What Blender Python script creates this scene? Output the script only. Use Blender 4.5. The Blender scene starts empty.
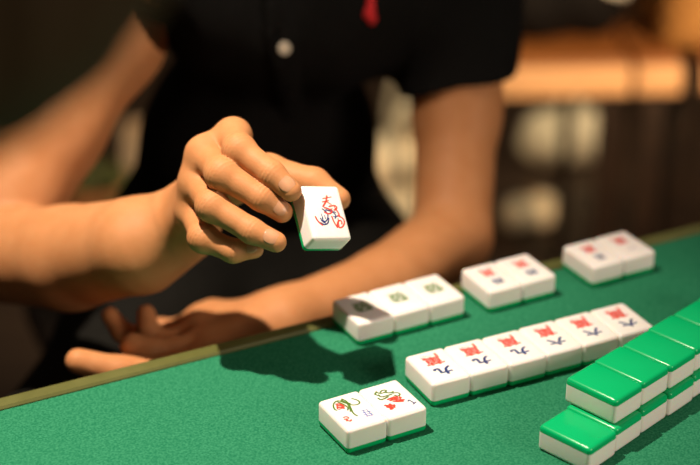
import bpy, bmesh, math, random
import numpy as np
from mathutils import Vector, Matrix
from mathutils.bvhtree import BVHTree
random.seed(4)
rng = np.random.default_rng(4)
SC = bpy.context.scene
COL = SC.collection
TZ = 0.74                       # height of the felt above the floor
FPX = 700 * 85 / 36
PITCH, ROLL, CAMH = math.radians(26.549), math.radians(0.285), 0.6054
cp, sp, cr, sr = math.cos(PITCH), math.sin(PITCH), math.cos(ROLL), math.sin(ROLL)
FWD = np.array([0, cp, -sp])
_r, _u = np.array([1.0, 0, 0]), np.array([0, sp, cp])
RGT, UPV = cr * _r + sr * _u, -sr * _r + cr * _u
CAM = np.array([0, 0, CAMH + TZ])

def at(u, v, d):
    """world point at depth d (metres in front of the lens) for a measured direction"""
    return CAM + d * ((u - 350) / FPX * RGT + (232.5 - v) / FPX * UPV + FWD)
def T(x, y, z):
    return np.array([x, y, z + TZ], float)
def nrm(v):
    v = np.asarray(v, float); return v / np.linalg.norm(v)

# ------------------------------------------------------------------ scene graph helpers
def tag(o, label=None, cat=None, group=None, kind=None):
    if label: o['label'] = label
    if cat: o['category'] = cat
    if group: o['group'] = group
    if kind: o['kind'] = kind
    return o
def empty(name, loc, rz=0.0):
    o = bpy.data.objects.new(name, None); COL.objects.link(o)
    o.location = [float(c) for c in loc]; o.rotation_euler = (0, 0, rz); o.empty_display_size = .02
    return o
def link(name, me, mat=None, parent=None, world=True):
    """link a mesh; world=True: its vertices are world coordinates even under a parent"""
    o = bpy.data.objects.new(name, me); COL.objects.link(o)
    if mat is not None and len(me.materials) == 0: me.materials.append(mat)
    if parent is not None:
        o.parent = parent
        if world:
            bpy.context.view_layer.update()
            m = parent.matrix_world.copy()
            o.matrix_parent_inverse = m.inverted()
    return o
def mesh_of(bm, name='mesh', smooth=True):
    me = bpy.data.meshes.new(name); bm.to_mesh(me); bm.free()
    if smooth:
        for p in me.polygons: p.use_smooth = True
    return me
def sharp(me, ang=40):
    try: me.set_sharp_from_angle(angle=math.radians(ang))
    except Exception: pass
    return me
def box(bm, c, s, rz=0.0, bev=0.0, seg=2, M=None):
    """box of size s centred c"""
    r = bmesh.ops.create_cube(bm, size=1)
    vs = r['verts']
    bmesh.ops.scale(bm, vec=s, verts=vs)
    if bev > 0:
        es = list({e for v in vs for e in v.link_edges})
        rb = bmesh.ops.bevel(bm, geom=es, offset=bev, segments=seg, profile=.6, affect='EDGES')
        vs = list({v for f in rb['faces'] for v in f.verts} | {v for v in vs if v.is_valid})
    mat = M if M is not None else Matrix.Rotation(rz, 4, 'Z')
    bmesh.ops.transform(bm, matrix=Matrix.Translation(Vector(c)) @ mat, verts=vs)
    return vs
def boxmesh(c, s, rz=0.0, bev=0.0, seg=2, M=None):
    bm = bmesh.new(); box(bm, c, s, rz, bev, seg, M); return sharp(mesh_of(bm))
def bar(bm, a, b, r0, r1=None, n=14):
    r1 = r0 if r1 is None else r1
    a, b = Vector(a), Vector(b); d = b - a
    q = d.to_track_quat('Z', 'Y').to_matrix().to_4x4()
    r = bmesh.ops.create_cone(bm, cap_ends=True, segments=n, radius1=r0, radius2=r1, depth=d.length,
                              matrix=Matrix.Translation((a + b) / 2) @ q)
    return r['verts']

# ------------------------------------------------------------------ signed distance modelling
class F:
    """a smooth union of round cones and ellipsoids"""
    def __init__(self, k=.01): self.p, self.k = [], k
    def cone(self, a, b, ra, rb=None, k=None, sq=None):
        rb = ra if rb is None else rb
        self.p.append(('c', np.array(a, float), np.array(b, float), ra, rb, self.k if k is None else k, sq)); return self
    def chain(self, pts, rs, k=None):
        for i in range(len(pts) - 1): self.cone(pts[i], pts[i + 1], rs[i], rs[i + 1], k)
        return self
    def ball(self, c, r, k=None): return self.cone(c, np.array(c, float) + 1e-5, r, r, k)
    def ell(self, c, R, s, k=None, sub=False):
        self.p.append(('e', np.array(c, float), np.array(R, float), np.array(s, float), sub, self.k if k is None else k)); return self
    def __call__(self, P):
        d = None
        for q in self.p:
            if q[0] == 'c':
                _, a, b, ra, rb, k, sq = q
                ba = b - a; pa = P - a
                t = np.clip(pa @ ba / max(ba @ ba, 1e-12), 0, 1)
                w = pa - t[:, None] * ba
                if sq is not None:          # flattened along direction sq[0] by factor sq[1]
                    w = w + (w @ sq[0])[:, None] * sq[0] * (sq[1] - 1)
                e = np.sqrt((w * w).sum(1)) - (ra + (rb - ra) * t)
                sub = False
            else:
                _, c, R, s, sub, k = q
                l = (P - c) @ R.T
                k0 = np.sqrt(((l / s) ** 2).sum(1)); k1 = np.sqrt(((l / s ** 2) ** 2).sum(1)) + 1e-9
                e = k0 * (k0 - 1) / k1
            if d is None: d = e
            elif sub:
                h = np.maximum(k - np.abs(-e - d), 0) / k
                d = np.maximum(d, -e) + h * h * k * .25
            else:
                h = np.maximum(k - np.abs(e - d), 0) / k
                d = np.minimum(d, e) - h * h * k * .25
        return d
def smin(a, b, k):
    h = np.maximum(k - np.abs(a - b), 0) / k
    return np.minimum(a, b) - h * h * k * .25
def surf(f, lo, hi, h):
    """surface-net mesh of f<0 inside the box lo..hi at step h -> (verts, quads)"""
    lo, hi = np.array(lo, float), np.array(hi, float)
    n = (np.ceil((hi - lo) / h / 4).astype(int) + 1) * 4
    H = 4 * h
    nc = n // 4
    ax = [lo[i] + (np.arange(nc[i]) * 4 + 1.5) * h for i in range(3)]
    G = np.stack(np.meshgrid(*ax, indexing='ij'), -1).reshape(-1, 3)
    dc = f(G).reshape(nc)
    D = np.repeat(np.repeat(np.repeat(dc, 4, 0), 4, 1), 4, 2).astype(np.float32)
    near = np.argwhere(np.abs(dc) < H * 1.3)
    off = np.stack(np.meshgrid(*[np.arange(4)] * 3, indexing='ij'), -1).reshape(-1, 3)
    for s in range(0, len(near), 8000):
        ij = (near[s:s + 8000, None, :] * 4 + off[None]).reshape(-1, 3)
        D[ij[:, 0], ij[:, 1], ij[:, 2]] = f(lo + ij * h)
    ins = D < 0
    cs = [(slice(i, n[0] - 1 + i), slice(j, n[1] - 1 + j), slice(k, n[2] - 1 + k)) for i in (0, 1) for j in (0, 1) for k in (0, 1)]
    cnt = sum(ins[c].astype(np.int8) for c in cs)
    cells = np.argwhere((cnt > 0) & (cnt < 8))
    idx = -np.ones(n - 1, int); idx[tuple(cells.T)] = np.arange(len(cells))
    V = np.zeros((len(cells), 3)); N = np.zeros(len(cells))
    corners = [(i, j, k) for i in (0, 1) for j in (0, 1) for k in (0, 1)]
    cv = np.stack([D[cells[:, 0] + c[0], cells[:, 1] + c[1], cells[:, 2] + c[2]] for c in corners], 1)
    for a in range(8):
        for b in range(a + 1, 8):
            ca, cb = np.array(corners[a]), np.array(corners[b])
            if np.abs(ca - cb).sum() != 1: continue
            va, vb = cv[:, a], cv[:, b]
            m = (va < 0) != (vb < 0)
            t = np.where(m, va / np.where(m, va - vb, 1), 0)
            V += np.where(m[:, None], ca + t[:, None] * (cb - ca), 0); N += m
    V = lo + (cells + V / np.maximum(N, 1)[:, None]) * h
    Q = []
    for axis in range(3):
        o1, o2 = [a for a in range(3) if a != axis]
        sl0 = [slice(1, -1)] * 3; sl1 = [slice(1, -1)] * 3
        sl0[axis] = slice(0, -1); sl1[axis] = slice(1, None)
        A, B = ins[tuple(sl0)], ins[tuple(sl1)]
        e = np.argwhere(A != B)
        base = e.copy(); base[:, o1] += 1; base[:, o2] += 1
        flip = A[tuple(e.T)]
        q = []
        for (x, y) in ((-1, -1), (0, -1), (0, 0), (-1, 0)):
            c = base.copy(); c[:, o1] += x; c[:, o2] += y
            q.append(idx[c[:, 0], c[:, 1], c[:, 2]])
        q = np.stack(q, 1)
        if axis == 1: flip = ~flip
        q[~flip] = q[~flip][:, ::-1]
        Q.append(q[(q >= 0).all(1)])
    return V, np.concatenate(Q)
def sdf_mesh(name, pieces, extra=()):
    """one mesh out of one or more (f, lo, hi, h) pieces and (verts, faces, material index) extras"""
    VS, QS, MI, n = [], [], [], 0
    for p in pieces:
        V, Qs = surf(*p[:4])
        if len(p) > 4:                      # keep only the faces on the near side of each (point, normal)
            cc = V[Qs].mean(1)
            Qs = Qs[np.all([(cc - c) @ n < 0 for c, n in p[4]], axis=0)]
            used = np.unique(Qs); re = np.zeros(len(V), int); re[used] = np.arange(len(used))
            V, Qs = V[used], re[Qs]
        VS.append(V); QS += (Qs + n).tolist(); MI += [0] * len(Qs); n += len(V)
    for V, Fs, mi in extra:
        VS.append(np.array(V)); QS += [[i + n for i in q] for q in Fs]; MI += [mi] * len(Fs); n += len(V)
    me = bpy.data.meshes.new(name)
    me.from_pydata(np.concatenate(VS).tolist(), [], QS)
    me.polygons.foreach_set('material_index', MI)
    for p in me.polygons: p.use_smooth = True
    me.update()
    return me
def bounds(fs, pad):
    lo, hi = np.full(3, 9e9), np.full(3, -9e9)
    for f in fs:
        for q in f.p:
            if q[0] == 'c':
                for c, r in ((q[1], q[3]), (q[2], q[4])):
                    lo = np.minimum(lo, c - r); hi = np.maximum(hi, c + r)
            elif not q[4]:
                lo = np.minimum(lo, q[1] - max(q[3])); hi = np.maximum(hi, q[1] + max(q[3]))
    return lo - pad, hi + pad

# ------------------------------------------------------------------ materials
def mat(name, col, rough=.5, spec=.5, noise=None, bump=None, sss=0, coat=0, metal=0, sheen=0, emit=None):
    """noise=(scale, colour2, contrast lo, hi); bump=(scale, strength, distance)"""
    m = bpy.data.materials.new(name); m.use_nodes = True
    nt = m.node_tree; b = nt.nodes['Principled BSDF']
    b.inputs['Base Color'].default_value = (*col, 1)
    b.inputs['Roughness'].default_value = rough
    b.inputs['Specular IOR Level'].default_value = spec
    b.inputs['Metallic'].default_value = metal
    b.inputs['Coat Weight'].default_value = coat
    b.inputs['Sheen Weight'].default_value = sheen
    tc = nt.nodes.new('ShaderNodeTexCoord')
    if noise:
        n = nt.nodes.new('ShaderNodeTexNoise'); n.inputs['Scale'].default_value = noise[0]; n.inputs['Detail'].default_value = 6
        nt.links.new(tc.outputs['Object'], n.inputs['Vector'])
        r = nt.nodes.new('ShaderNodeValToRGB')
        r.color_ramp.elements[0].position, r.color_ramp.elements[1].position = noise[2], noise[3]
        r.color_ramp.elements[0].color = (*col, 1); r.color_ramp.elements[1].color = (*noise[1], 1)
        nt.links.new(n.outputs['Fac'], r.inputs['Fac']); nt.links.new(r.outputs['Color'], b.inputs['Base Color'])
    if bump:
        n = nt.nodes.new('ShaderNodeTexNoise'); n.inputs['Scale'].default_value = bump[0]; n.inputs['Detail'].default_value = 5
        nt.links.new(tc.outputs['Object'], n.inputs['Vector'])
        bp = nt.nodes.new('ShaderNodeBump'); bp.inputs['Strength'].default_value = bump[1]; bp.inputs['Distance'].default_value = bump[2]
        nt.links.new(n.outputs['Fac'], bp.inputs['Height']); nt.links.new(bp.outputs['Normal'], b.inputs['Normal'])
    if sss:
        b.inputs['Subsurface Weight'].default_value = sss
        b.inputs['Subsurface Radius'].default_value = (1, .35, .2)
        b.inputs['Subsurface Scale'].default_value = .004
    return m
def wood(name, c1, c2, scale=6, rough=.45, axis=0):
    m = mat(name, c1, rough)
    nt = m.node_tree; b = nt.nodes['Principled BSDF']
    tc = nt.nodes.new('ShaderNodeTexCoord'); mp = nt.nodes.new('ShaderNodeMapping')
    s = [scale * 4] * 3; s[axis] = scale * .4; mp.inputs['Scale'].default_value = s
    n = nt.nodes.new('ShaderNodeTexNoise'); n.inputs['Scale'].default_value = 3; n.inputs['Detail'].default_value = 8
    r = nt.nodes.new('ShaderNodeValToRGB')
    r.color_ramp.elements[0].color = (*c1, 1); r.color_ramp.elements[1].color = (*c2, 1)
    r.color_ramp.elements[0].position, r.color_ramp.elements[1].position = .35, .65
    nt.links.new(tc.outputs['Object'], mp.inputs['Vector']); nt.links.new(mp.outputs['Vector'], n.inputs['Vector'])
    nt.links.new(n.outputs['Fac'], r.inputs['Fac']); nt.links.new(r.outputs['Color'], b.inputs['Base Color'])
    return m
M = {}
M['felt'] = mat('green felt', (.011, .134, .066), .95, .04, noise=(620, (.037, .222, .118), .35, .68), bump=(900, .5, .0006))
M['rim'] = mat('olive lacquered rim', (.085, .088, .022), .35, .5, noise=(60, (.11, .112, .032), .3, .7))
M['ivory'] = mat('ivory white tile', (.87, .80, .775), .32, .5, noise=(40, (.89, .82, .795), .3, .7), sss=.3)
M['tgreen'] = mat('glossy green tile back', (.0, .41, .135), .26, .4, noise=(30, (.0, .43, .145), .3, .7))
M['red'] = mat('red engraving paint', (.70, .055, .03), .5, noise=(300, (.62, .04, .025), .3, .7))
M['blue'] = mat('navy engraving paint', (.006, .016, .10), .5, noise=(300, (.02, .05, .2), .3, .7))
M['grn'] = mat('leaf green engraving paint', (.06, .14, .01), .5, noise=(300, (.09, .17, .015), .3, .7))
M['violet'] = mat('blue violet engraving paint', (.10, .14, .48), .5, noise=(300, (.12, .17, .5), .3, .7))
M['skin'] = mat('warm skin', (.50, .205, .078), .58, .25, noise=(70, (.55, .24, .10), .3, .75), bump=(520, .25, .0007), sss=.15)
M['skin2'] = mat('tanned skin', (.42, .19, .09), .5, .4, noise=(26, (.47, .22, .11), .35, .7), sss=.15)
M['nail'] = mat('fingernail', (.55, .25, .135), .3, .4, noise=(200, (.58, .28, .155), .3, .7), sss=.15)
M['black'] = mat('black knit cotton', (.0045, .004, .0038), .92, .1, noise=(300, (.0075, .0068, .0064), .3, .7), bump=(900, .3, .0006))
M['trouser'] = mat('charcoal trousers', (.008, .007, .006), .9, .1, noise=(200, (.012, .011, .009), .3, .7), bump=(700, .3, .0006))
M['hair'] = mat('dark brown hair', (.026, .015, .006), .7, .15, noise=(90, (.040, .023, .009), .3, .75))
M['bhair'] = mat('black hair', (.008, .007, .006), .45, .4, noise=(90, (.016, .013, .011), .3, .75))
M['olive'] = mat('olive cotton', (.045, .04, .018), .9, .2, noise=(200, (.055, .05, .024), .3, .7))
M['shoe'] = mat('dark shoe leather', (.012, .011, .010), .4, .4, noise=(50, (.02, .018, .016), .3, .7))
M['pearl'] = mat('pale shirt button', (.62, .52, .40), .35, .5, noise=(200, (.7, .6, .48), .3, .7))
M['logo'] = mat('red embroidery', (.62, .02, .03), .8, .2, noise=(400, (.7, .04, .04), .3, .7))
M['dwood'] = wood('dark stained wood', (.012, .006, .003), (.022, .011, .005))
M['owood'] = wood('orange varnished wood', (.20, .075, .018), (.28, .11, .03))
M['lwood'] = wood('light varnished wood edge', (.66, .40, .20), (.75, .48, .26))
M['floor'] = wood('dark floor boards', (.020, .011, .007), (.034, .020, .012), 3)
M['wall'] = mat('dark painted wall', (.05, .035, .022), .8, noise=(8, (.06, .042, .028), .3, .7))
M['cream'] = mat('cream canvas', (.62, .54, .38), .85, .2, noise=(60, (.7, .62, .46), .3, .7), bump=(200, .3, .001))
M['bag'] = mat('black nylon', (.004, .004, .0045), .7, .08, noise=(80, (.007, .007, .0075), .3, .7), bump=(60, .5, .004))
M['wicker'] = mat('honey wicker', (.42, .23, .07), .6, .3, noise=(60, (.25, .12, .035), .4, .6), bump=(150, .8, .003))
M['paper'] = mat('white paper', (.7, .74, .68), .8, noise=(40, (.75, .78, .74), .3, .7))

# ------------------------------------------------------------------ the setting
def structure(name, me, m): return tag(link(name, me, m), kind='structure')
structure('floor', boxmesh((0, 1.5, -.05), (7, 8, .1)), M['floor'])
structure('wall_back', boxmesh((0, 5.55, 1.4), (7, .1, 2.8)), M['wall'])
structure('wall_left', boxmesh((-3.55, 1.5, 1.4), (.1, 8, 2.8)), M['wall'])
structure('wall_right', boxmesh((3.55, 1.5, 1.4), (.1, 8, 2.8)), M['wall'])

# ------------------------------------------------------------------ the mahjong table
ED = nrm([.888, .463, 0]); EN = np.array([-ED[1], ED[0], 0])     # along the far edge / outwards
TA = math.atan2(ED[1], ED[0])
FARC = np.array([-.03, 1.048, 0]); TW = .86                      # inner middle of the far edge, felt width
TC = FARC - EN * TW / 2
table = tag(empty('mahjong_table', (TC[0], TC[1], 0), TA), 'square mahjong table with green felt top and narrow olive rim, under all the tiles', 'table')
Rt = Matrix.Rotation(TA, 4, 'Z')
def tl(x, y, z): return tuple(TC + ED * x + EN * y + np.array([0, 0, z]))
link('felt_top', boxmesh(tl(0, 0, TZ - .012), (TW, TW, .024), TA, .0008, 1), M['felt'], table)
RW = .0125
def rim_mesh():
    bm = bmesh.new()
    o, i = TW / 2 + RW, TW / 2
    prof = [(i, TZ - .024), (i, TZ + .0005), (i + .0015, TZ + .0022), (i + .006, TZ + .0030), (o - .0035, TZ + .0034), (o - .0010, TZ + .0022), (o, TZ - .0005), (o, TZ - .034), (i, TZ - .034)]
    rings = []
    for sx, sy in ((1, 1), (-1, 1), (-1, -1), (1, -1)):
        rings.append([bm.verts.new(tl(sx * r, sy * r, z)) for r, z in prof])
    for a in range(4):
        A, B = rings[a], rings[(a + 1) % 4]
        for k in range(len(prof)):
            k2 = (k + 1) % len(prof)
            bm.faces.new((A[k], A[k2], B[k2], B[k]))
    bmesh.ops.recalc_face_normals(bm, faces=bm.faces)
    return sharp(mesh_of(bm), 30)
link('rim', rim_mesh(), M['rim'], table)
bm = bmesh.new()
for sx, sy, sxx, syy in ((0, 1, TW - .06, .018), (0, -1, TW - .06, .018), (1, 0, .018, TW - .06), (-1, 0, .018, TW - .06)):
    box(bm, tl(sx * (TW / 2 - .03), sy * (TW / 2 - .03), TZ - .055), (sxx, syy, .045), TA)
link('apron', sharp(mesh_of(bm)), M['dwood'], table)
for sx in (-1, 1):
    for sy in (-1, 1):
        link('leg', boxmesh(tl(sx * (TW / 2 - .035), sy * (TW / 2 - .035), (TZ - .034) / 2), (.05, .05, TZ - .034), TA, .004), M['dwood'], table)

# ------------------------------------------------------------------ mahjong tiles
W_, H_, T_ = .0300, .0412, .0188
SPLIT = .0048
def tile_half(top):
    bm = bmesh.new()
    r = bmesh.ops.create_cube(bm, size=1)
    bmesh.ops.scale(bm, vec=(W_, H_, T_), verts=r['verts'])
    bmesh.ops.bevel(bm, geom=list(bm.edges), offset=.0028, segments=5, profile=.5, affect='EDGES')
    z = -T_ / 2 + SPLIT
    g = list(bm.verts) + list(bm.edges) + list(bm.faces)
    bmesh.ops.bisect_plane(bm, geom=g, plane_co=(0, 0, z), plane_no=(0, 0, 1), clear_inner=top, clear_outer=not top)
    es = [e for e in bm.edges if len(e.link_faces) == 1]
    bmesh.ops.contextual_create(bm, geom=es)
    bmesh.ops.recalc_face_normals(bm, faces=bm.faces)
    return sharp(mesh_of(bm), 50)
ME_IV, ME_GR = tile_half(True), tile_half(False)
ME_IV.materials.append(M['ivory']); ME_GR.materials.append(M['tgreen'])
_glyphs = {}
def glyph(ch, size, m, sx=1.0, bold=.012):
    """mesh of one printed character centred on the origin, `size` tall"""
    key = (ch, size, m.name, sx, bold)
    if key in _glyphs: return _glyphs[key]
    cu = bpy.data.curves.new('glyph', 'FONT'); cu.body = ch; cu.size = 1; cu.offset = bold; cu.extrude = .004
    cu.resolution_u = 4
    o = bpy.data.objects.new('glyph', cu); COL.objects.link(o)
    bpy.context.view_layer.update()
    dg = bpy.context.evaluated_depsgraph_get()
    me = bpy.data.meshes.new_from_object(o.evaluated_get(dg))
    bpy.data.objects.remove(o); bpy.data.curves.remove(cu)
    co = np.array([v.co for v in me.vertices])
    c = (co.max(0) + co.min(0)) / 2; s = size / (co.max(0) - co.min(0))[1]
    if (co.max(0) - co.min(0))[0] > 3 * (co.max(0) - co.min(0))[1]:       # the one-stroke numeral
        s = size / (co.max(0) - co.min(0))[0]
    for v, p in zip(me.vertices, co):
        q = (p - c) * s; v.co = (q[0] * sx, q[1], q[2])
    me.materials.clear(); me.materials.append(m)
    _glyphs[key] = me
    return me
def strokes(name, lines, width, m):
    """ribbon mesh of painted strokes; lines: lists of (a, b) in metres on the tile's face"""
    bm = bmesh.new()
    for li, ln in enumerate(lines):
        P = [Vector((x, y, 0)) for x, y in ln]; wd = width * 1.35
        if len(P) > 2:                                   # smooth the polyline
            for _ in range(2):
                Q = [P[0]]
                for a, b in zip(P, P[1:]): Q += [a.lerp(b, .25), a.lerp(b, .75)]
                P = Q + [P[-1]]
        prev = None
        z = .00004 * (li % 4)
        for i, p in enumerate(P):
            d = (P[min(i + 1, len(P) - 1)] - P[max(i - 1, 0)]).normalized()
            n = Vector((-d.y, d.x, 0)) * wd / 2 * (1 if 0 < i < len(P) - 1 else .6)
            cur = [bm.verts.new(p + n + Vector((0, 0, z))), bm.verts.new(p - n + Vector((0, 0, z)))]
            if prev: bm.faces.new((prev[0], prev[1], cur[1], cur[0]))
            prev = cur
    r = bmesh.ops.extrude_face_region(bm, geom=list(bm.faces))
    bmesh.ops.translate(bm, vec=(0, 0, .00006), verts=[v for v in r['geom'] if isinstance(v, bmesh.types.BMVert)])
    bmesh.ops.recalc_face_normals(bm, faces=bm.faces)
    me = mesh_of(bm, name, False); me.materials.append(m)
    return me
def make_tile(label, group, loc, rot, marks=()):
    """marks: (part name, mesh, (a, b), rotation)"""
    e = empty('mahjong_tile', loc); e.rotation_euler = rot
    tag(e, label, 'tile', group)
    link('ivory_block', ME_IV, None, e, False)
    link('green_back', ME_GR, None, e, False)
    for nm, me, ab, rz in marks:
        o = link(nm, me, None, e, False); o.location = (ab[0], ab[1], T_ / 2 + .00003); o.rotation_euler = (0, 0, rz)
    return e
PW = .0302                                                 # pitch along a row
def row(origin, yaw, n, z=0.0, first=0.0, jit=.0010):
    """centres of n face-up tiles whose front corner is origin"""
    u = np.array([math.cos(yaw), math.sin(yaw), 0]); v = np.array([-u[1], u[0], 0])
    for i in range(n):
        j = (rng.random(3) - .5)
        c = np.array([*origin, 0]) + u * PW * (i + .5) + v * (H_ / 2 + j[1] * jit + (first if i == 0 else 0)) + np.array([0, 0, TZ + T_ / 2 + z])
        yield i, c, yaw + j[2] * .008
ORD = ['first', 'second', 'third', 'fourth', 'fifth', 'sixth', 'seventh', 'eighth']
PI = math.pi
wan = glyph('萬', .0145, M['red'], 1.0, .018)
for i, c, a in row((.05589, .9465), math.radians(25.9), 6):
    num = '九' if i < 3 else '六'
    make_tile(f'white tile with red and blue characters, {ORD[i]} from left in the row of six', 'row of six character tiles', c, (0, 0, a),
              [('red_character', wan, (0, .0078), PI), ('blue_numeral', glyph(num, .0100, M['blue'], 1.3, .042), (.0004, -.0082), PI)])
pos3 = ['half shaded at left end', 'in the middle', 'at the right end']
for i, c, a in row((.00637, 1.02699), math.radians(28.9), 3):
    make_tile(f'white tile with green character, {pos3[i]} of the row of three', 'row of three green character tiles', c, (0, 0, a),
              [('green_character', glyph('發', .0145, M['grn'], 1.0, .016), (0, .0008), PI)])
sw = glyph('萬', .013, M['red'], .9, .012)
for i, c, a in row((.10344, 1.0765), math.radians(27.9), 2):
    make_tile(f'white tile with red character, {"left" if i == 0 else "right"} one of the middle pair', 'middle pair of tiles', c, (0, 0, a),
              [('red_character', sw, (0, .007), PI), ('blue_numeral', glyph('四', .0080, M['blue'], 1.0, .035), (0, -.0085), PI)])
for i, c, a in row((.18544, 1.1165), math.radians(28.3), 2):
    make_tile(f'white tile with red character, {"left" if i == 0 else "right"} of the pair farthest along the table edge', 'farthest pair of tiles', c, (0, 0, a),
              [('red_character', sw, (0, .007), PI), ('blue_numeral', glyph('五' if i == 0 else '一', .0080, M['blue'], 1.0, .035 if i == 0 else -.004), (0, -.0085), PI)])
# the flower pair in front, drawn from its own strokes (positions read off in tile widths / heights)
def fl(px, py):
    A = np.array([[210, -160], [-62.5, -160]]); s = np.linalg.solve(A, np.array([px - 205, py - 322]))
    return s
def fls(tile, lines):
    return [[((fl(*p)[0] - tile - .5) * W_, (fl(*p)[1] - .5) * H_) for p in ln] for ln in lines]
flowerA = [
    ('green_flower', strokes('a', fls(0, [[(225, 150), (262, 160), (272, 178), (240, 188), (205, 180), (175, 168), (150, 160), (128, 180), (135, 208), (150, 215)],
                                          [(172, 152), (200, 165), (215, 185), (225, 210), (235, 232), (258, 245)], [(150, 168), (180, 180), (210, 200), (205, 215)],
                                          [(168, 158), (200, 175), (222, 178)], [(205, 180), (222, 210), (220, 222)]]), .00085, M['grn']), (0, 0), 0),
    ('red_bud', strokes('b', fls(0, [[(140, 182), (165, 178), (188, 190)], [(145, 192), (168, 186), (190, 198)], [(148, 202), (168, 196), (190, 206)], [(155, 210), (175, 205)], [(150, 178), (152, 208)]]), .0011, M['red']), (0, 0), 0),
    ('red_character', strokes('c', fls(0, [[(180, 252), (205, 246), (212, 258)], [(185, 262), (205, 258), (200, 272)], [(205, 268), (222, 272), (225, 262)]]), .0009, M['red']), (0, 0), 0)]
flowerB = [
    ('green_leaves', strokes('d', fls(1, [[(352, 112), (372, 125), (402, 118), (412, 106), (388, 104), (375, 118)], [(402, 118), (430, 122), (448, 112)], [(365, 130), (380, 145), (410, 136), (440, 128)],
                                          [(362, 148), (378, 160), (402, 150), (420, 140)], [(440, 122), (470, 118), (484, 128), (470, 140), (450, 132)], [(355, 118), (345, 128), (365, 134)]]), .0009, M['grn']), (0, 0), 0),
    ('red_petals', strokes('e', fls(1, [[(412, 158), (440, 146), (470, 140)], [(425, 164), (450, 152), (490, 146)], [(430, 152), (470, 160), (505, 158)], [(445, 140), (465, 168)], [(478, 138), (485, 168)], [(440, 165), (470, 168), (500, 165)]]), .0012, M['red']), (0, 0), 0),
    ('red_character', strokes('f', fls(1, [[(395, 188), (425, 190), (455, 186)], [(425, 178), (432, 200), (430, 212)], [(405, 196), (430, 200), (455, 196)], [(425, 208), (445, 206)]]), .0014, M['red']), (0, 0), 0),
    ('blue_character', strokes('g', fls(1, [[(275, 218), (310, 210)], [(282, 228), (330, 218)], [(288, 238), (338, 228)], [(300, 246), (342, 238)], [(285, 214), (312, 248)], [(305, 210), (335, 242)]]), .0008, M['violet']), (0, 0), 0),
    ('blue_numeral', strokes('h', fls(1, [[(526, 158), (556, 177)], [(547, 183), (564, 170)], [(526, 158), (521, 168)]]), .0011, M['blue']), (0, 0), 0)]
# the violet mark sits on the left tile
flowerA.append(('blue_character', strokes('g', fls(0, [[(275, 218), (310, 210)], [(282, 228), (330, 218)], [(288, 238), (338, 228)], [(300, 246), (342, 238)], [(285, 214), (312, 248)], [(305, 210), (335, 242)]]), .0008, M['violet']), (0, 0), 0))
flowerB = [f for f in flowerB if f[0] != 'blue_character']
for i, c, a in row((-.00099, .88929), math.radians(29.1), 2):
    make_tile('white tile with a green curled flower around a red bud, left of the front pair' if i == 0 else 'white tile with green leaves over red petals, right of the front pair',
              'front pair of flower tiles', c, (0, 0, a), flowerA if i == 0 else flowerB)
# the wall of face-down tiles, two layers
def wall_row(origin, yaw, n, z, lab, first=0.0):
    for i, c, a in row(origin, yaw, n, z, first, .0014):
        make_tile(lab(i), 'wall of face-down tiles', c, (PI, 0, a))
wall_row((.15055, .8707), math.radians(46.0), 8, 0.0, lambda i: 'green-backed face-down tile jutting out uncovered at the near end of the bottom layer' if i == 0
         else f'face-down tile in the bottom layer of the green wall, {ORD[i]} from the near end', -.0012)
wall_row((.17044, .8970), math.radians(45.4), 7, T_ + .0001, lambda i: f'green-backed face-down tile in the top layer of the wall, {ORD[i]} from the near end')

# the tile held in the fingers
wv = nrm(23.0 * RGT + 13.8 * FWD); hv = nrm(9.2 * RGT - 33 * UPV - 14.3 * FWD)
hv = nrm(hv - wv * (hv @ wv)); tv = np.cross(wv, hv)             # right, down, into the tile
FC = at(326.5, 212.0, 1.075 * 1.030)
HC = FC + tv * T_ / 2
Rm = Matrix(((wv[0], -hv[0], -tv[0]), (wv[1], -hv[1], -tv[1]), (wv[2], -hv[2], -tv[2])))
def hq(px, py):
    """face position of a measured point (bilinear inverse of the face's outline)"""
    TL, TR, BL, BR = (np.array(q, float) for q in ((165, 85), (345, 85), (235, 350), (418, 345)))
    a, b = .5, .5
    for _ in range(20):
        p = TL * (1 - a) * (1 - b) + TR * a * (1 - b) + BL * (1 - a) * b + BR * a * b
        J = np.stack([(TR - TL) * (1 - b) + (BR - BL) * b, (BL - TL) * (1 - a) + (BR - TR) * a], 1)
        s = np.linalg.solve(J, np.array([px, py]) - p); a += s[0]; b += s[1]
    return ((a - .5) * W_, (.5 - b) * H_)
def hs(lines): return [[hq(*p) for p in ln] for ln in lines]
held = make_tile('white tile held up between fingertips and thumb, with a small red and blue figure', None, HC, Rm.to_euler(), [
    ('red_character', strokes('i', hs([[(270, 152), (312, 142)], [(290, 135), (288, 165), (272, 192)], [(288, 165), (312, 180)], [(268, 168), (300, 160)]]), .0009, M['red']), (0, 0), 0),
    ('red_figure', strokes('j', hs([[(300, 190), (330, 182), (342, 196), (325, 208)], [(325, 185), (335, 205)], [(278, 195), (300, 200), (320, 215), (300, 228), (278, 215)],
                                    [(238, 238), (250, 262), (275, 282)], [(340, 232), (372, 245), (378, 272), (360, 295), (342, 282), (345, 258), (362, 255), (365, 275)], [(315, 235), (325, 262), (345, 292)],
                                    [(330, 200), (345, 215), (352, 235)], [(300, 205), (318, 200)], [(345, 245), (352, 290)]]), .0008, M['red']), (0, 0), 0),
    ('blue_figure', strokes('k', hs([[(268, 200), (290, 215), (300, 235), (292, 262), (275, 262), (272, 240)], [(285, 205), (320, 215), (338, 235), (330, 248)], [(280, 232), (288, 250)],
                                     [(302, 245), (300, 270), (282, 280), (262, 268)], [(322, 238), (345, 236)], [(265, 225), (275, 250)], [(262, 245), (270, 262), (288, 270)], [(310, 205), (335, 220)]]), .0007, M['blue']), (0, 0), 0)])

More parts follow.
